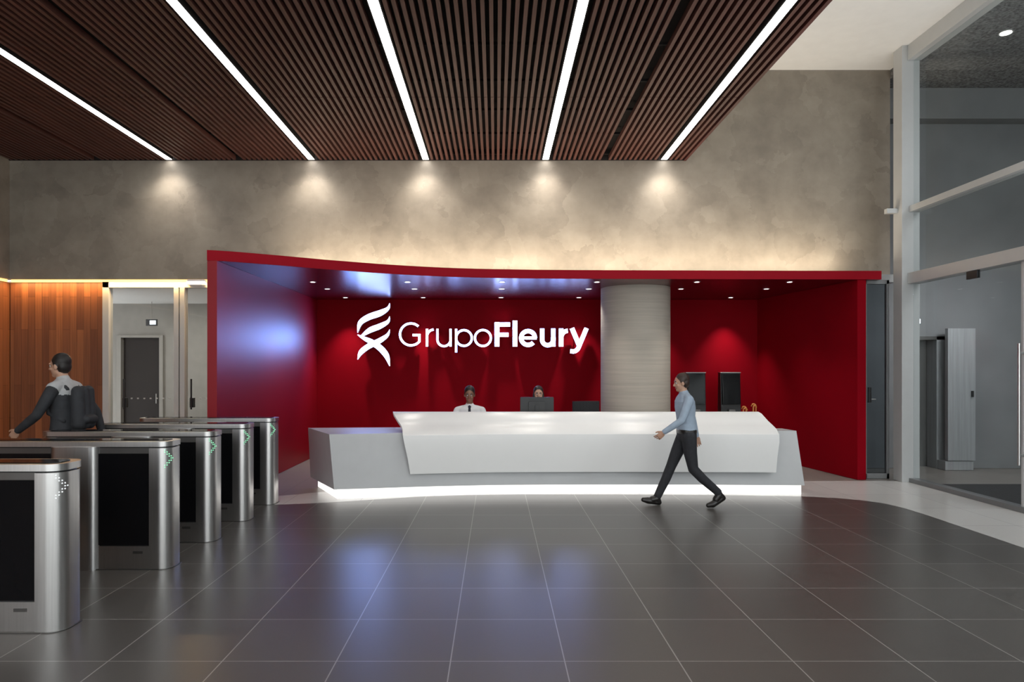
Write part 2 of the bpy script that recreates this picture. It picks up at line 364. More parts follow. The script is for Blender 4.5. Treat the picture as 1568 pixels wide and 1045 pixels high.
# ------------------------------------------------------------------ red portal
ft = [(-3.55,8.39),(-2.98,8.68),(-2.27,9.14),(-1.46,9.58),(-0.56,9.90),(0.39,10.04),(1.3,10.09),(2.33,10.12),(4.0,10.15),(5.75,10.17)]
XS = [-3.55+i*(5.75+3.55)/60 for i in range(61)]
front = [(x_, interp(ft,x_)) for x_ in XS]
b = Bld('reception_portal')
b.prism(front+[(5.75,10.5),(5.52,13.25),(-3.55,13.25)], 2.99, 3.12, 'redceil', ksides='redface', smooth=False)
b.box(-3.55,-3.43,8.40,13.25,0,2.99,'red')
b.prism([(5.40,10.19),(5.53,10.19),(5.13,13.25),(5.0,13.25)],0,2.99,'redmatt')
b.box(-3.43,5.05,13.1,13.25,0,2.99,'redmatt')
b.finish(0.003)
b = Bld('cove_uplight'); b.box(-3.3,5.5,10.40,10.45,3.1205,3.132,'lampring'); b.box(-3.3,5.5,10.41,10.44,3.132,3.134,'lamp'); b.finish()

b = Bld('column'); b.cyl(2.31,11.3,0,2.989,0.565,'concrete',64); b.finish()

gx = [-2.8,-1.35,0.1,1.55,3.08,4.5]; gy = [10.45,11.35,12.72]
for j,gyv in enumerate(gy):
    for i,gxv in enumerate(gx):
        X = gxv - (0.12 if gxv>2 and j==2 else 0)
        if (X-2.31)**2+(gyv-11.3)**2 < 0.75**2: continue
        b = Bld('downlight'); b.cyl(X,gyv,2.986,2.9899,0.055,'lampring',20); b.cyl(X,gyv,2.985,2.9865,0.036,'lamp',20); b.finish()

# ------------------------------------------------------------------ sign
S = 12.9/1045
def sx(p): return (p-759)*S
def sz(p): return 1.65+(35+p)*S
def ribbon(B, pts, w, y0, y1, k='sign', ks='signside'):
    pts = [Vector(p) for p in pts]; n = len(pts)
    L, R = [], []
    for i,p in enumerate(pts):
        d0 = (p-pts[i-1]).normalized() if i>0 else (pts[1]-p).normalized()
        d1 = (pts[i+1]-p).normalized() if i<n-1 else d0
        d = (d0+d1).normalized(); nn = Vector((-d.y,d.x)); c = max(0.5,nn.dot(Vector((-d1.y,d1.x))))
        ww = (w[i] if isinstance(w,(list,tuple)) else w)/2/c
        L.append(p+nn*ww); R.append(p-nn*ww)
    mi, ms = B.mi(k), B.mi(ks)
    fv = lambda p,yy: B.bm.verts.new((sx(p.x), yy, sz(p.y)))
    lf=[fv(p,y0) for p in L]; rf=[fv(p,y0) for p in R]; lb=[fv(p,y1) for p in L]; rb=[fv(p,y1) for p in R]
    for i in range(n-1):
        B.face([lf[i],lf[i+1],rf[i+1],rf[i]],mi); B.face([lb[i],lb[i+1],rb[i+1],rb[i]],ms)
        B.face([lf[i],lf[i+1],lb[i+1],lb[i]],ms); B.face([rf[i],rf[i+1],rb[i+1],rb[i]],ms)
    B.face([lf[0],rf[0],rb[0],lb[0]],ms); B.face([lf[-1],rf[-1],rb[-1],lb[-1]],ms)
def arc(cx,cy,r,a0,a1,n=20,ry=None):
    ry = ry or r
    return [(cx+r*math.cos(math.radians(a0+(a1-a0)*i/n)), cy+ry*math.sin(math.radians(a0+(a1-a0)*i/n))) for i in range(n+1)]
def smooth(pts, w, n=8):
    op, ow = [], []
    for i in range(len(pts)-1):
        for j in range(n):
            t = i+j/n
            op.append((interp([(q,pts[q][0]) for q in range(len(pts))],t), interp([(q,pts[q][1]) for q in range(len(pts))],t)))
            ow.append(max(0.3,interp([(q,w[q]) for q in range(len(pts))],t)))
    op.append(pts[-1]); ow.append(w[-1]); return op, ow
b = Bld('illuminated_sign')
y0,y1 = 12.88,12.96; T=3.3; W=7.0
g = arc(629.5,18.5,16.8,48,320,28); ge = g[-1]
ribbon(b, g, T,y0,y1); ribbon(b, [(ge[0],ge[1]-1),(ge[0],18.5)],T,y0,y1); ribbon(b,[(ge[0]+T/2,17.5),(632,17.5)],T,y0,y1)
ribbon(b,[(654,0),(654,27)],T,y0,y1); ribbon(b,arc(665,15,11,180,95,10),T,y0,y1)
ribbon(b,[(670,27)]+arc(680,10.5,10,180,360,16)+[(690,27)],T,y0,y1); ribbon(b,[(690,14),(690,0)],T,y0,y1)
ribbon(b,[(698.5,27),(698.5,-9)],T,y0,y1); ribbon(b,arc(710.5,13,12,0,360,32),T,y0,y1)
ribbon(b,arc(739.5,13,12.2,0,360,32),T,y0,y1)
ribbon(b,[(761,0),(761,37)],W,y0,y1); ribbon(b,[(762,33.6),(781,33.6)],6.4,y0,y1); ribbon(b,[(762,18),(778.5,18)],6.2,y0,y1)
ribbon(b,[(788.5,0),(788.5,39.5)],W,y0,y1)
ribbon(b,arc(808.5,13,10.6,0,318,28),6.4,y0,y1); ribbon(b,[(798,13),(821.6,13)],4.6,y0,y1)
ribbon(b,[(830,27.5)]+arc(838.5,10.5,8.5,180,360,14)+[(847,27.5)],6.6,y0,y1); ribbon(b,[(847,14),(847,0)],6.6,y0,y1)
ribbon(b,[(859,0),(859,27.5)],W,y0,y1); ribbon(b,arc(869.5,14,10,170,92,10),6.4,y0,y1)
ribbon(b,[(875.5,28),(886.5,2)],W,y0,y1); ribbon(b,[(898,28),(886,-1),(884,-4.5),(881,-6.8),(877.5,-7.6),(873,-7)],6.4,y0,y1)
def LP(l): return [(x_,531-y_) for x_,y_ in l]
# ribbon emblem: an S-shaped strand above, two strands crossing below
for pts,w in [([(597,465),(594,473),(582,480),(565,486),(552,495),(548,510)],[0.5,5,9,9,7,0.5]),
              ([(597,485),(594,493),(582,500),(567,506),(554,515)],[0.5,5,8,8,3]),
              ([(548,513),(557,518),(569,524),(582,533),(592,545),(597,561)],[1,5,8,9,8,0.5]),
              ([(597,505),(593,514),(580,523),(564,531),(553,540),(548,551)],[0.5,5,8,8,7,0.5])]:
    p,w = smooth(LP(pts),w); ribbon(b,p,w,y0,y1)
for px,pz_ in ((573,8),(613,18),(654,8),(670,14),(698.5,4),(727.5,13),(761,8),(788.5,8),(798,13),(830,14),(859,8),(881,15)):
    b.tube([(sx(px),y1,sz(pz_)),(sx(px),13.099,sz(pz_))],0.012,'signside',8)
b.finish()

# ------------------------------------------------------------------ reception desk
fb = [(-2.6,8.58),(-2.05,8.66),(-1.5,8.76),(-0.9,8.88),(0,8.99),(1.2,9.03),(2.6,9.02),(4.06,8.97)]
N=40
def fy(x_): return interp(fb,x_)
b = Bld('reception_desk')
xs = [-2.05+i*(4.06+2.05)/N for i in range(N+1)]
bot = [(x_,fy(x_)) for x_ in xs] + [(4.06,9.60),(3.62,9.62),(3.60,9.34),(-1.25,9.34),(-1.25,9.72),(-2.62,9.66)]
top = [(x_+(-0.08 if i==0 else 0),fy(x_)+0.07+0.18*(i/N)) for i,x_ in enumerate(xs)] + [(4.02,9.60),(3.62,9.62),(3.60,9.34),(-1.25,9.34),(-1.25,9.78),(-2.66,9.68)]
b.prism(bot,0.125,0.82,'body',top=top)
pl = [(x_+0.03*(1 if i==0 else 0)-0.03*(1 if i==N else 0),fy(x_)+0.035) for i,x_ in enumerate(xs)] + [(4.0,9.5),(3.64,9.5),(3.6,9.28),(-1.3,9.28),(-1.3,9.65),(-2.5,9.6)]
b.prism(pl,0.001,0.125,'plinth')
sprof = [(-0.02,0.30),(-0.035,0.50),(-0.05,0.70),(-0.045,0.80),(0.0,0.865),(0.08,0.905),(0.22,0.96),(0.42,1.05),(0.47,1.07)]
thick = 0.035
def shell_pt(u, j, off):
    p,z = sprof[j]
    xl = [-1.10,-1.13,-1.17,-1.19,-1.21,-1.24,-1.30,-1.38,-1.41][j]; xr = [3.67,3.68,3.70,3.70,3.70,3.69,3.66,3.61,3.60][j]
    x_ = xl+(xr-xl)*u
    t = max(0,(j-3))/5.0
    yf = fy(x_)+p-0.03
    if j>=4:
        yf = (fy(x_)-0.075)*(1-t) + 9.36*t
    return (x_, yf+off, z)
nu=48; mi=b.mi('shell'); grid={}
for side in (0,1):
    for i in range(nu+1):
        for j in range(len(sprof)):
            p = shell_pt(i/nu,j,0)
            if side: p = (p[0], p[1]+ (thick if j<4 else 0.012), p[2]-(0 if j<3 else thick))
            grid[side,i,j] = b.bm.verts.new(p)
nj=len(sprof)-1
for i in range(nu):
    for j in range(nj):
        b.face([grid[0,i,j],grid[0,i+1,j],grid[0,i+1,j+1],grid[0,i,j+1]],mi,True)
        b.face([grid[1,i,j],grid[1,i,j+1],grid[1,i+1,j+1],grid[1,i+1,j]],mi,True)
    b.face([grid[0,i,0],grid[1,i,0],grid[1,i+1,0],grid[0,i+1,0]],mi); b.face([grid[0,i,nj],grid[0,i+1,nj],grid[1,i+1,nj],grid[1,i,nj]],mi)
for j in range(nj):
    b.face([grid[0,0,j],grid[0,0,j+1],grid[1,0,j+1],grid[1,0,j]],mi); b.face([grid[0,nu,j],grid[1,nu,j],grid[1,nu,j+1],grid[0,nu,j+1]],mi)
b.box(-1.25,3.5,9.33,9.36,0.82,1.03,'shell')
b.box(-1.25,3.6,9.345,9.80,0.70,0.74,'shell')
b.box(-1.22,-1.18,9.345,9.78,0,0.70,'body'); b.box(1.1,1.14,9.345,9.78,0,0.70,'body'); b.box(3.54,3.58,9.345,9.78,0,0.70,'body')
b.finish(0.0)

# ------------------------------------------------------------------ monitors, chairs, kiosks, umbrellas
def monitor(xc, yc):
    b = Bld('computer_monitor')
    b.prism(rrect(xc-0.235,xc+0.235,0.98,1.26,0.012),yc,yc+0.03,'black',axis='y'); b.box(xc-0.222,xc+0.222,yc+0.03,yc+0.033,0.995,1.247,'blackglass')
    b.prism(rrect(xc-0.12,xc+0.12,1.02,1.2,0.02),yc-0.03,yc,'black',axis='y')
    b.box(xc-0.03,xc+0.03,yc-0.045,yc-0.02,0.75,1.15,'black'); b.prism(rrect(xc-0.12,xc+0.12,yc-0.11,yc+0.06,0.03),0.7405,0.752,'black'); b.finish(0.003)
monitor(0.58,9.58)
b = Bld('keyboard'); b.prism(rrect(-0.62,-0.20,9.40,9.53,0.01),0.7405,0.758,'black'); 
for r_ in range(5):
    for c_ in range(14): b.box(-0.61+c_*0.029,-0.587+c_*0.029,9.408+r_*0.023,9.427+r_*0.023,0.758,0.763,'fabric')
b.finish()

def chair(xc,yc,top=1.0,yaw=0):
    b = Bld('office_chair')
    b.prism(rrect(-0.25,0.25,-0.24,0.25,0.08),0.43,0.50,'fabric')
    z0 = 0.58
    n=8; w=0.21
    for i in range(n):
        a=-w+2*w*i/n; c=-w+2*w*(i+1)/n; f=lambda q:0.30-0.6*q*q*1.2
        b.prism([(a,f(a)-0.0),(c,f(c)-0.0),(c,f(c)+0.04),(a,f(a)+0.04)],z0,top,'fabric')
    b.tube([(0,0.05,0.42),(0,0.30,0.45),(0,0.345,0.62),(0,0.345,top-0.2)],0.02,'black')
    b.cyl(0,0,0.12,0.43,0.025,'steel'); b.cyl(0,0,0.08,0.14,0.05,'black')
    for i in range(5):
        a=2*math.pi*i/5+0.3; e=(0.28*math.cos(a),0.28*math.sin(a))
        b.tube([(0,0,0.11),(e[0],e[1],0.075)],[0.025,0.015],'black'); b.ell((e[0],e[1],0.03),(0.03,0.03,0.03),'black',10,8)
    for s_ in (-1,1):
        b.tube([(s_*0.24,0.1,0.46),(s_*0.29,0.1,0.55),(s_*0.29,0.08,0.68)],0.014,'black'); b.prism(rrect(s_*0.29-0.03,s_*0.29+0.03,-0.05,0.18,0.025),0.66,0.69,'black')
    o=b.finish(); o.location=(xc,yc,0); o.rotation_euler=(0,0,yaw); return o
chair(-0.38,10.10,0.98); chair(0.63,10.22,0.98); chair(1.43,10.0,1.17,0.25)

for kx in (3.62,4.25):
    b = Bld('self_service_kiosk')
    b.box(kx-0.22,kx+0.22,12.15,12.6,0,0.03,'black')
    b.prism([(12.3,0.03),(12.55,0.03),(12.5,1.6),(12.36,1.6)],kx-0.18,kx+0.18,'black',axis='x')
    b.prism([(12.27,1.02),(12.31,1.02),(12.355,1.57),(12.32,1.57)],kx-0.16,kx+0.16,'blackglass',axis='x')
    b.box(kx-0.185,kx+0.185,12.34,12.51,1.585,1.60,'steel'); b.box(kx-0.06,kx+0.06,12.26,12.31,0.85,0.93,'steeld')
    b.finish(0.006)

b = Bld('umbrella_stand')
ux,uy=3.70,9.95
b.cyl(ux,uy,0,0.02,0.16,'steeld'); 
for i in range(12):
    a=2*math.pi*i/12; b.tube([(ux+0.14*math.cos(a),uy+0.14*math.sin(a),0.02),(ux+0.15*math.cos(a),uy+0.15*math.sin(a),0.62)],0.005,'steel',6)
b.tube([(ux+0.15*math.cos(a),uy+0.15*math.sin(a),0.62) for a in [2*math.pi*i/24 for i in range(25)]],0.008,'steel',6)
for i,(dx,dy,rot) in enumerate([(-0.09,0,0.2),(-0.03,0.05,2.6),(0.04,-0.04,0.5),(0.10,0.02,2.9)]):
    tx,ty=ux+dx,uy+dy; ht=1.05+0.02*i
    b.tube([(ux+dx*0.6,uy+dy*0.6,0.03),(tx,ty,0.25),(tx,ty,0.75),(tx,ty,0.86)],[0.006,0.03,0.02,0.008],'trouser',8)
    hk=[(tx,ty,0.86),(tx,ty,ht)]+[(tx+0.03*math.cos(rot)*(1-math.cos(math.radians(a))),ty+0.03*math.sin(rot)*(1-math.cos(math.radians(a))),ht+0.035*math.sin(math.radians(a))) for a in range(20,200,20)]
    b.tube(hk,0.010,'amber',8)
b.finish()

# ------------------------------------------------------------------ access gates
def gate(xr,y0,led='green'):
    b = Bld('access_gate'); D=0.27; y1=y0+D; L=1.66; xl=xr-L
    b.prism(rrect(xr-0.165,xr,y0,y1,0.10,10,(0,1,1,0)),0,1.0,'steel',smooth=True)
    b.prism(rrect(xl,xl+0.165,y0,y1,0.10,10,(1,0,0,1)),0,1.0,'steel',smooth=True)
    cx1=xr-0.58; cx0=cx1-0.40
    b.prism(rrect(cx0,cx1,y0-0.035,y1+0.035,0.07,8),0,1.012,'steel',smooth=True)
    for (a,c) in [(cx1-0.01,xr-0.165),(xl+0.165,cx0+0.01)]:
        b.box(a,c,y0+0.01,y1-0.01,0.0,0.19,'steel'); b.box(a,c,y0+0.018,y1-0.018,0.19,0.2,'black')
        b.box(a,c,y0+0.008,y1-0.008,0.2,0.955,'blackglass'); b.box(a,c,y0+0.02,y1-0.02,0.955,1.0,'steeld')
    b.prism(rrect(xl-0.004,xr+0.004,y0-0.006,y1+0.006,0.10,10),1.012,1.055,'steel',smooth=True)
    b.prism(rrect(xl+0.05,xr-0.05,y0+0.05,y1-0.05,0.06,8),1.055,1.060,'blackglass')
    b.prism(rrect(xl+0.02,xr-0.02,y0+0.02,y1-0.02,0.08,8),1.0,1.012,'black')
    b.prism(rrect(xl-0.01,xr+0.01,y0-0.01,y1+0.01,0.10,10),0,0.006,'steeld')
    rr=0.1005; cxc,cyc=xr-0.10,y0+0.10
    for r_ in range(9):
        for c_ in range(5):
            if c_ == 4-abs(r_-4) or c_ == 3-abs(r_-4):
                a=math.radians(-55+c_*10); z=0.84+r_*0.018
                p=Vector((cxc+rr*math.cos(a),cyc+rr*math.sin(a),z)); b.ell(p,(0.005,0.005,0.005),led,8,6)
    b.box(xr-0.3,xr-0.22,y0+0.004,y0+0.008,0.13,0.15,'steeld')
    b.prism([(y1+0.03,0.25),(y1+0.10,0.25),(y1+0.14,0.85),(y1+0.10,0.95),(y1+0.03,0.95)],(cx0+cx1)/2-0.006,(cx0+cx1)/2+0.006,'glass',axis='x')
    return b.finish(0.0)
for (xr_,yy,l) in [(-2.72,4.27,'dotw'),(-2.69,5.62,'green'),(-2.69,6.50,'green'),(-2.69,7.40,'green'),(-2.70,8.30,'green')]:
    gate(xr_,yy,l)

# ------------------------------------------------------------------ people
BIAS = dict(hair=-0.003, belt=-0.002, tie=-0.004, lip=-0.0015)
class Fig:
    """union of analytic primitives -> one remeshed skin; every face labelled by the closest primitive"""
    def __init__(s): s.bm=bmesh.new(); s.pr=[]; s.extra=[]
    def ell(s,c,r,l,R=None,seg=20,tag=True):
        R=R or Matrix.Identity(3)
        m=Matrix.Translation(c)@(R.to_4x4())@Matrix.Diagonal((*r,1))
        bmesh.ops.create_uvsphere(s.bm,u_segments=seg,v_segments=seg//2+2,radius=1,matrix=m)
        if tag: s.pr.append(('e',np.array(c),np.array(r),np.array(R),l))
    def cone(s,p0,r0,p1,r1,l,n=None):
        p0=Vector(p0);p1=Vector(p1); d=(p1-p0); q=d.normalized().to_track_quat('Z','Y').to_matrix(); rings=[]
        for t in (0,1):
            c=p0+d*t; r=r0+(r1-r0)*t
            rings.append([s.bm.verts.new(c+q@Vector((r*math.cos(a),r*math.sin(a),0))) for a in [2*math.pi*k/16 for k in range(16)]])
        for k in range(16): s.bm.faces.new([rings[0][k],rings[0][(k+1)%16],rings[1][(k+1)%16],rings[1][k]])
        s.bm.faces.new(rings[0][::-1]); s.bm.faces.new(rings[-1])
        s.ell(p0,(r0,)*3,l,seg=14,tag=False); s.ell(p1,(r1,)*3,l,seg=14,tag=False)
        s.pr.append(('c',np.array(p0),np.array(p1),(r0,r1),l))
    def chain(s,pts,rs,l):
        for i in range(len(pts)-1): s.cone(pts[i],rs[i],pts[i+1],rs[i+1],l)
    def loft(s,rings,labf):
        vs=[]
        for (cx,cy,z,rx,ry) in rings:
            vs.append([s.bm.verts.new((cx+rx*math.copysign(abs(math.cos(a))**0.85,math.cos(a)),cy+ry*math.copysign(abs(math.sin(a))**0.85,math.sin(a)),z)) for a in [2*math.pi*k/32 for k in range(32)]])
        for i in range(len(vs)-1):
            for k in range(32): s.bm.faces.new([vs[i][k],vs[i][(k+1)%32],vs[i+1][(k+1)%32],vs[i+1][k]])
        s.bm.faces.new(vs[0][::-1]); s.bm.faces.new(vs[-1])
        s.pr.append(('l',np.array(rings,dtype=float),None,None,labf))
    def classify(s,P,keys):
        best=np.full(len(P),1e9); lab=np.zeros(len(P),dtype=int)
        for (t,a,b_,c,l) in s.pr:
            if t=='e':
                q=(P-a)@c; k0=np.linalg.norm(q/b_,axis=1); k1=np.linalg.norm(q/(b_*b_),axis=1)+1e-9; d=k0*(k0-1)/k1
            elif t=='c':
                v=b_-a; h=np.clip(((P-a)@v)/(v@v),0,1); d=np.linalg.norm(P-a-h[:,None]*v,axis=1)-(c[0]+(c[1]-c[0])*h)
            else:
                z=np.clip(P[:,2],a[0,2],a[-1,2]); cx=np.interp(z,a[:,2],a[:,0]); rx=np.interp(z,a[:,2],a[:,3]); ry=np.interp(z,a[:,2],a[:,4])
                qx=P[:,0]-cx; qy=P[:,1]-a[0,1]; k0=np.sqrt((qx/rx)**2+(qy/ry)**2); k1=np.sqrt((qx/rx**2)**2+(qy/ry**2)**2)+1e-9
                d=k0*(k0-1)/k1; d=np.where(np.abs(P[:,2]-z)>1e-6,np.maximum(d,np.abs(P[:,2]-z)),d)
            if callable(l):
                li=np.array([keys.index(l(zz)) for zz in P[:,2]]); 
                if l(a[0,2])=='belt': d=d-0.004
            else:
                li=np.full(len(P),keys.index(l)); d=d+BIAS.get(l,0)
            m=d<best; best=np.where(m,d,best); lab=np.where(m,li,lab)
        return lab
def remesh(bm, voxel, it):
    me=bpy.data.meshes.new('tmp'); bmesh.ops.recalc_face_normals(bm,faces=bm.faces); bm.to_mesh(me)
    o=bpy.data.objects.new('tmp',me); COL.objects.link(o)
    m=o.modifiers.new('r','REMESH'); m.mode='VOXEL'; m.voxel_size=voxel; m.adaptivity=0
    sm=o.modifiers.new('s','SMOOTH'); sm.factor=0.5; sm.iterations=it
    dg=bpy.context.evaluated_depsgraph_get(); dg.update()
    out=bpy.data.meshes.new_from_object(o.evaluated_get(dg)); bpy.data.objects.remove(o); bpy.data.meshes.remove(me)
    return out
def add_hand(F, wrist, d, n, s_):
    w=Vector(wrist); d=Vector(d).normalized(); n=Vector(n); n=(n-d*n.dot(d)).normalized(); t=d.cross(n).normalized()
    if t.dot(Vector(s_))<0: t=-t
    R=Matrix((d,t,n)).transposed()
    F.ell(w+d*0.045,(0.052,0.040,0.015),'skin',R)
    F.ell(w+d*0.07,(0.03,0.040,0.013),'skin',R)
    F.cone(w-d*0.03,0.025,w+d*0.02,0.022,'skin')
    for k,(off,L) in enumerate([(0.031,0.068),(0.0105,0.077),(-0.0105,0.071),(-0.031,0.055)]):
        dd=(d+t*(off*2.2)).normalized(); p=w+d*0.075+t*off; pts=[p]; ang=0.15
        for q in (0.42,0.32,0.26):
            ang+=0.28+0.04*k
            p=p+(dd*math.cos(ang)+n*math.sin(ang))*L*q; pts.append(p)
        F.chain(pts,[0.0088,0.0082,0.0076,0.0066],'skin')
    p=w+d*0.022+t*0.028; dt=(d*0.65+t*0.6+n*0.3).normalized()
    F.chain([p,p+dt*0.035,p+dt*0.035+(dt*0.7+d*0.6).normalized()*0.028],[0.013,0.0105,0.008],'skin')
def add_head(F, c, pitch=0.0, yaw=0.0, sc=0.93, long=False):
    R=Matrix.Rotation(yaw,3,'Z')@Matrix.Rotation(pitch,3,'Y'); c=Vector(c)
    def P(v): return c+R@(Vector(v)*sc)
    def E(v,r,l): F.ell(P(v),[q*sc for q in r],l,R)
    E((-0.008,0,0.022),(0.096,0.074,0.096),'skin'); E((0.02,0,-0.035),(0.068,0.061,0.084),'skin')
    E((0.05,0,-0.095),(0.032,0.032,0.024),'skin'); E((0.0,0,-0.07),(0.055,0.058,0.045),'skin')
    F.cone(P((0.084,0,0.008)),0.009*sc,P((0.105,0,-0.028)),0.013*sc,'skin'); E((0.092,0.012,-0.034),(0.01,0.009,0.008),'skin'); E((0.092,-0.012,-0.034),(0.01,0.009,0.008),'skin')
    for s_ in (1,-1):
        E((-0.002,s_*0.078,-0.012),(0.019,0.010,0.032),'skin'); E((0.076,s_*0.032,0.024),(0.012,0.024,0.009),'skin')
        E((0.086,s_*0.032,0.029),(0.007,0.020,0.004),'hair'); E((0.064,s_*0.04,-0.03),(0.018,0.02,0.016),'skin')
        F.extra.append((P((0.0765,s_*0.031,0.004)),0.0115*sc,'eyew')); F.extra.append((P((0.0845,s_*0.031,0.003)),0.0056*sc,'eyed'))
    E((0.084,0,-0.060),(0.009,0.024,0.0055),'lip'); E((0.082,0,-0.070),(0.009,0.019,0.006),'lip')
    E((-0.026,0,0.050),(0.094,0.083,0.090),'hair'); E((-0.050,0,-0.005),(0.062,0.080,0.078),'hair')
    for s_ in (1,-1): E((-0.012,s_*0.064,0.03),(0.042,0.018,0.04),'hair')
    if long: E((-0.06,0,-0.08),(0.045,0.085,0.12),'hair'); E((0.0,0.075,-0.05),(0.04,0.02,0.09),'hair'); E((0.0,-0.075,-0.05),(0.04,0.02,0.09),'hair'); E((-0.10,0,0.02),(0.045,0.05,0.045),'hair')
def build_person(name, F, H, mats, loc, yaw, ground=True):
    keys=list(mats.keys()); bm=bmesh.new()
    for fg,vox,it in ((F,0.0065,2),(H,0.0036,1)):
        me=remesh(fg.bm,vox,it); fg.bm.free()
        n=len(me.polygons); C=np.empty(n*3); me.polygons.foreach_get('center',C); lab=fg.classify(C.reshape(-1,3),keys)
        me.polygons.foreach_set('material_index',lab.astype(np.int32)); me.polygons.foreach_set('use_smooth',np.ones(n,dtype=bool))
        for k_ in keys: me.materials.append(M[mats[k_]])
        bm.from_mesh(me); bpy.data.meshes.remove(me)
    for (c,r,l) in F.extra:
        ret=bmesh.ops.create_uvsphere(bm,u_segments=12,v_segments=8,radius=r,matrix=Matrix.Translation(c))
        for v in ret['verts']:
            for f in v.link_faces: f.material_index=keys.index(l); f.smooth=True
    for v in bm.verts:
        if v.co.z<0.001: v.co.z=0.001
    me=bpy.data.meshes.new(name); bm.to_mesh(me); bm.free()
    for k_ in keys: me.materials.append(M[mats[k_]])
    o=bpy.data.objects.new(name,me); COL.objects.link(o); o.location=loc; o.rotation_euler=(0,0,yaw); return o

def torso(F, px, pz, lean, labf, h=1.0, w=1.0):
    rr=[(-0.09,0.085,0.13),(-0.03,0.115,0.165),(0.05,0.118,0.165),(0.14,0.108,0.150),(0.24,0.112,0.152),(0.34,0.122,0.170),(0.42,0.115,0.182),(0.47,0.092,0.165),(0.505,0.068,0.115),(0.53,0.055,0.07)]
    F.loft([[px+lean*max(0,dz),0,pz+dz*h,rx*w,ry*w] for dz,rx,ry in rr],labf)

def foot(F, ankle, heel, ball, toe, l='shoe'):
    F.cone(ankle,0.045,heel,0.036,l); F.cone(heel,0.036,ball,0.043,l); F.cone(ball,0.043,toe,0.030,l); F.cone(ankle,0.045,((Vector(ankle)+Vector(ball))/2),0.045,l)

def walker(name, loc, yaw, scale, mats, split=None, belt=True, long=False, hp=0.05, bag=False):
    F=Fig(); H=Fig(); pz=0.92
    def lab(z):
        if z<pz+0.02: return 'trouser'
        if split and z>split: return 'upper2'
        return 'shirt'
    torso(F,0,pz,0.06,lab)
    y=0.095
    F.chain([(0.0,-y,0.90),(0.09,-y,0.70),(0.175,-y,0.50),(0.24,-y,0.34),(0.345,-y,0.12)],[0.098,0.083,0.064,0.060,0.050],'trouser')
    foot(F,(0.355,-y,0.085),(0.33,-y-0.0,0.035),(0.47,-y-0.01,0.055),(0.53,-y-0.01,0.065))
    F.chain([(0.0,y,0.90),(-0.02,y,0.69),(-0.055,y,0.49),(-0.17,y,0.37),(-0.365,y,0.20)],[0.098,0.083,0.064,0.060,0.050],'trouser')
    foot(F,(-0.385,y,0.165),(-0.43,y,0.125),(-0.30,y,0.045),(-0.245,y,0.032))
    sl='upper2' if split else 'shirt'
    for s_,el,wr in ((1,(0.13,0.245,1.11),(0.33,0.20,0.97)),(-1,(-0.14,-0.245,1.12),(-0.20,-0.26,0.88))):
        F.cone((0.02,s_*0.10,1.375),0.065,(0.02,s_*0.175,1.36),0.062,sl)
        F.chain([(0.02,s_*0.18,1.355),tuple((Vector((0.02,s_*0.18,1.355))+Vector(el))/2),el],[0.060,0.053,0.044],'shirt')
        mid=Vector(el)+(Vector(wr)-Vector(el))*0.35; F.chain([el,mid,wr],[0.044,0.043,0.034],'shirt')
        d=(Vector(wr)-Vector(el)).normalized()
        F.cone(wr,0.026,Vector(wr)+d*0.02,0.024,'skin')
        add_hand(H,Vector(wr)+d*0.012,d+Vector((0,0,-0.25)),(0.2,-s_,-0.1),(1,0,0.3))
    F.cone((0.03,0,1.40),0.056,(0.05,0,1.50),0.050,'skin'); F.cone((0.028,0,1.405),0.070,(0.036,0,1.440),0.062,sl)
    add_head(F,(0.07,0,1.575),pitch=hp,sc=0.92,long=long)
    if belt: F.loft([[0,0,pz+0.02,0.122,0.170],[0,0,pz+0.055,0.122,0.168]],lambda z:'belt')
    if bag:
        for yy in (-0.085,0,0.085):
            F.cone((-0.165,yy,1.02),0.062,(-0.155,yy,1.33),0.055,'belt'); 
        F.cone((-0.225,-0.06,1.06),0.04,(-0.225,0.06,1.06),0.04,'belt')
        for s_ in (1,-1): F.chain([(-0.07,s_*0.10,1.36),(0.03,s_*0.11,1.41),(0.125,s_*0.11,1.30),(0.10,s_*0.13,1.12),(-0.06,s_*0.14,1.05)],[0.014]*5,'belt')
    o=build_person(name,F,H,mats,loc,yaw); o.scale=(scale,)*3; return o

base=dict(skin='skin2',hair='hairb',lip='lip',eyew='eyew',eyed='eyed',shoe='shoe',trouser='trouser',shirt='shirtb',belt='shoe',upper2='shirt',tie='tie')
walker('walking_man',(2.30,8.22,0),math.pi,0.945,dict(base),hp=0.12)
walker('walking_visitor',(-4.45,7.085,0),math.pi,1.07,dict(base,shirt='jacket',upper2='scarf',belt='jacket',hair='hair'),split=1.30,bag=True,hp=0.05)

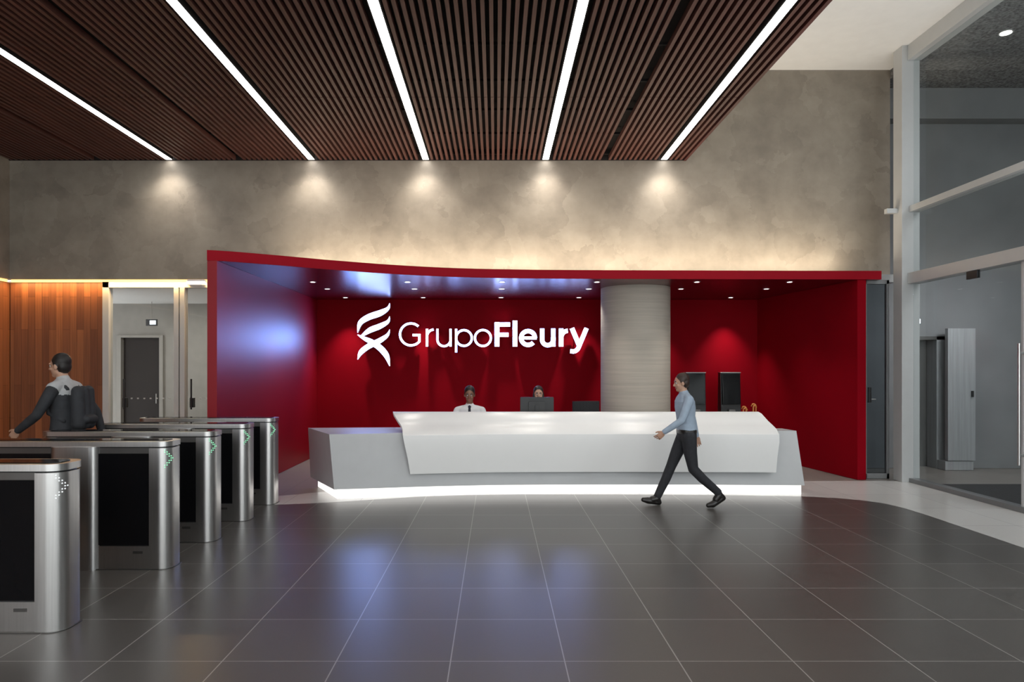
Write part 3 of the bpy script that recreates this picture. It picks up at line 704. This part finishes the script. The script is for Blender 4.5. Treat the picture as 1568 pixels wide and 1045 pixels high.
def seated(name,loc,mats,pitch,long=False,tie=True,w=1.0,lift=0.0):
    F=Fig(); H=Fig(); pz=0.605+lift
    torso(F,-0.02,pz,0.10,lambda z:'trouser' if z<pz+0.02 else 'shirt',h=1.0,w=w)
    for s_ in (1,-1):
        y=0.10*s_
        F.chain([(0.0,y,0.585),(0.22,y,0.585),(0.42,y*1.1,0.575),(0.43,y*1.1,0.34),(0.40,y*1.1,0.12)],[0.092,0.082,0.062,0.056,0.048],'trouser')
        foot(F,(0.40,y*1.1,0.085),(0.37,y*1.1,0.037),(0.50,y*1.15,0.040),(0.56,y*1.2,0.032))
        sh=Vector((0.025,s_*0.175*w,1.045+lift)); el=Vector((0.12,s_*0.26*w,0.83)); wr=Vector((0.36,s_*0.13,0.785))
        F.cone((0.025,s_*0.09,1.065+lift),0.062,sh,0.060,'shirt')
        F.chain([sh,(sh+el)/2,el],[0.060,0.053,0.045],'shirt'); F.chain([el,el+(wr-el)*0.4,wr],[0.045,0.042,0.033],'shirt')
        d=(wr-el).normalized(); add_hand(H,wr+d*0.01,(d.x,d.y*0.3,-0.10),(0,0,-1),(0,-s_,0))
    F.cone((0.035,0,1.09+lift),0.056,(0.055,0,1.18+lift),0.049,'skin'); F.cone((0.03,0,1.095+lift),0.070,(0.042,0,1.130+lift),0.060,'shirt')
    add_head(F,(0.085,0,1.245+lift+0.04),pitch=pitch,sc=0.93 if not long else 0.90,long=long)
    if tie:
        F.ell((0.105,0,1.105+lift),(0.014,0.018,0.018),'tie')
        F.chain([(0.118,0,1.08+lift),(0.148,0,0.98+lift),(0.150,0,0.85+lift)],[0.013,0.018,0.024],'tie')
    return build_person(name,F,H,mats,loc,-math.pi/2)
seated('receptionist',(-0.38,10.03,0),dict(base,skin='skin1',hair='hair',shirt='shirt'),0.24)
seated('receptionist',(0.63,10.15,0),dict(base,shirt='blouse',hair='hair'),0.08,long=True,tie=False,w=0.9)

# ------------------------------------------------------------------ lights
def spot(name,loc,target,W,size,blend,color,rad=0.04):
    l=bpy.data.lights.new(name,'SPOT'); l.energy=W; l.spot_size=math.radians(size); l.spot_blend=blend; l.color=color; l.shadow_soft_size=rad
    o=bpy.data.objects.new(name,l); COL.objects.link(o); o.location=loc
    o.rotation_euler=(Vector(target)-Vector(loc)).to_track_quat('-Z','Y').to_euler(); return o
def area(name,loc,target,W,sx_,sy_,color):
    l=bpy.data.lights.new(name,'AREA'); l.energy=W; l.shape='RECTANGLE'; l.size=sx_; l.size_y=sy_; l.color=color
    o=bpy.data.objects.new(name,l); COL.objects.link(o); o.location=loc
    o.rotation_euler=(Vector(target)-Vector(loc)).to_track_quat('-Z','Y').to_euler(); return o
for lx in lights_x:
    spot('wall_wash_lamp',(lx,YW-0.30,ZC-0.01),(lx,YW,ZC-1.9),98,112,1.0,(1,0.93,0.83),0.12)
for j,gyv in enumerate(gy):
    for gxv in gx:
        X = gxv - (0.12 if gxv>2 and j==2 else 0)
        if (X-2.31)**2+(gyv-11.3)**2 < 0.75**2: continue
        spot('downlight_lamp',(X,gyv,2.975),(X,gyv+(0.06 if j==2 else 0),0),[45,35,150][j],[85,85,75][j],0.8,(1,0.93,0.85),0.04)
area('cove_uplight_lamp',(1.1,10.45,3.15),(1.1,10.8,4.4),110,8.6,0.05,(1,0.86,0.66))
area('wood_cove_lamp',(-5.65,10.70,3.03),(-5.65,10.80,1.5),38,4.0,0.03,(1,0.60,0.22))
area('hall_fill_lamp',(7.7,3.0,6.1),(7.7,3.0,0),260,1.5,4,(0.97,0.98,1))  # unseen fill that brightens the hall, has no fixture
area('hall_fill_lamp',(7.4,9.8,2.9),(7.4,11.4,1.0),20,1.0,0.2,(0.98,0.98,1))  # added low fill towards the elevator wall, no fixture stands here
area('ceiling_fill_lamp',(5.95,6.5,3.15),(5.2,6.5,6.3),85,0.05,6.5,(1,0.98,0.96))  # added upward fill to lift the white ceiling, not a real fitting
area('corridor_lamp',(-5.6,12.5,2.97),(-5.6,12.5,0),42,2.5,0.6,(1,0.94,0.86))
spot('blue_fill_lamp',(-2.62,12.9,2.25),(-3.43,11.9,2.15),95,130,1.0,(0.2,0.38,1.0),0.25)  # added blue light for the glow on the left red wall, no fixture

w = bpy.data.worlds.new('World'); scene.world = w; w.use_nodes = True
bg = w.node_tree.nodes['Background']; bg.inputs['Color'].default_value = (0.99,0.99,1.0,1); bg.inputs['Strength'].default_value = 3.3

# ------------------------------------------------------------------ camera
cd = bpy.data.cameras.new('camera'); cam = bpy.data.objects.new('camera', cd); COL.objects.link(cam)
cam.location = (0,0,1.65); cam.rotation_euler = (math.radians(90),0,0)
cd.sensor_width = 36; cd.lens = 24.0; cd.shift_x = 25/1568; cd.shift_y = 43.5/1568; cd.clip_start = 0.05
scene.camera = cam
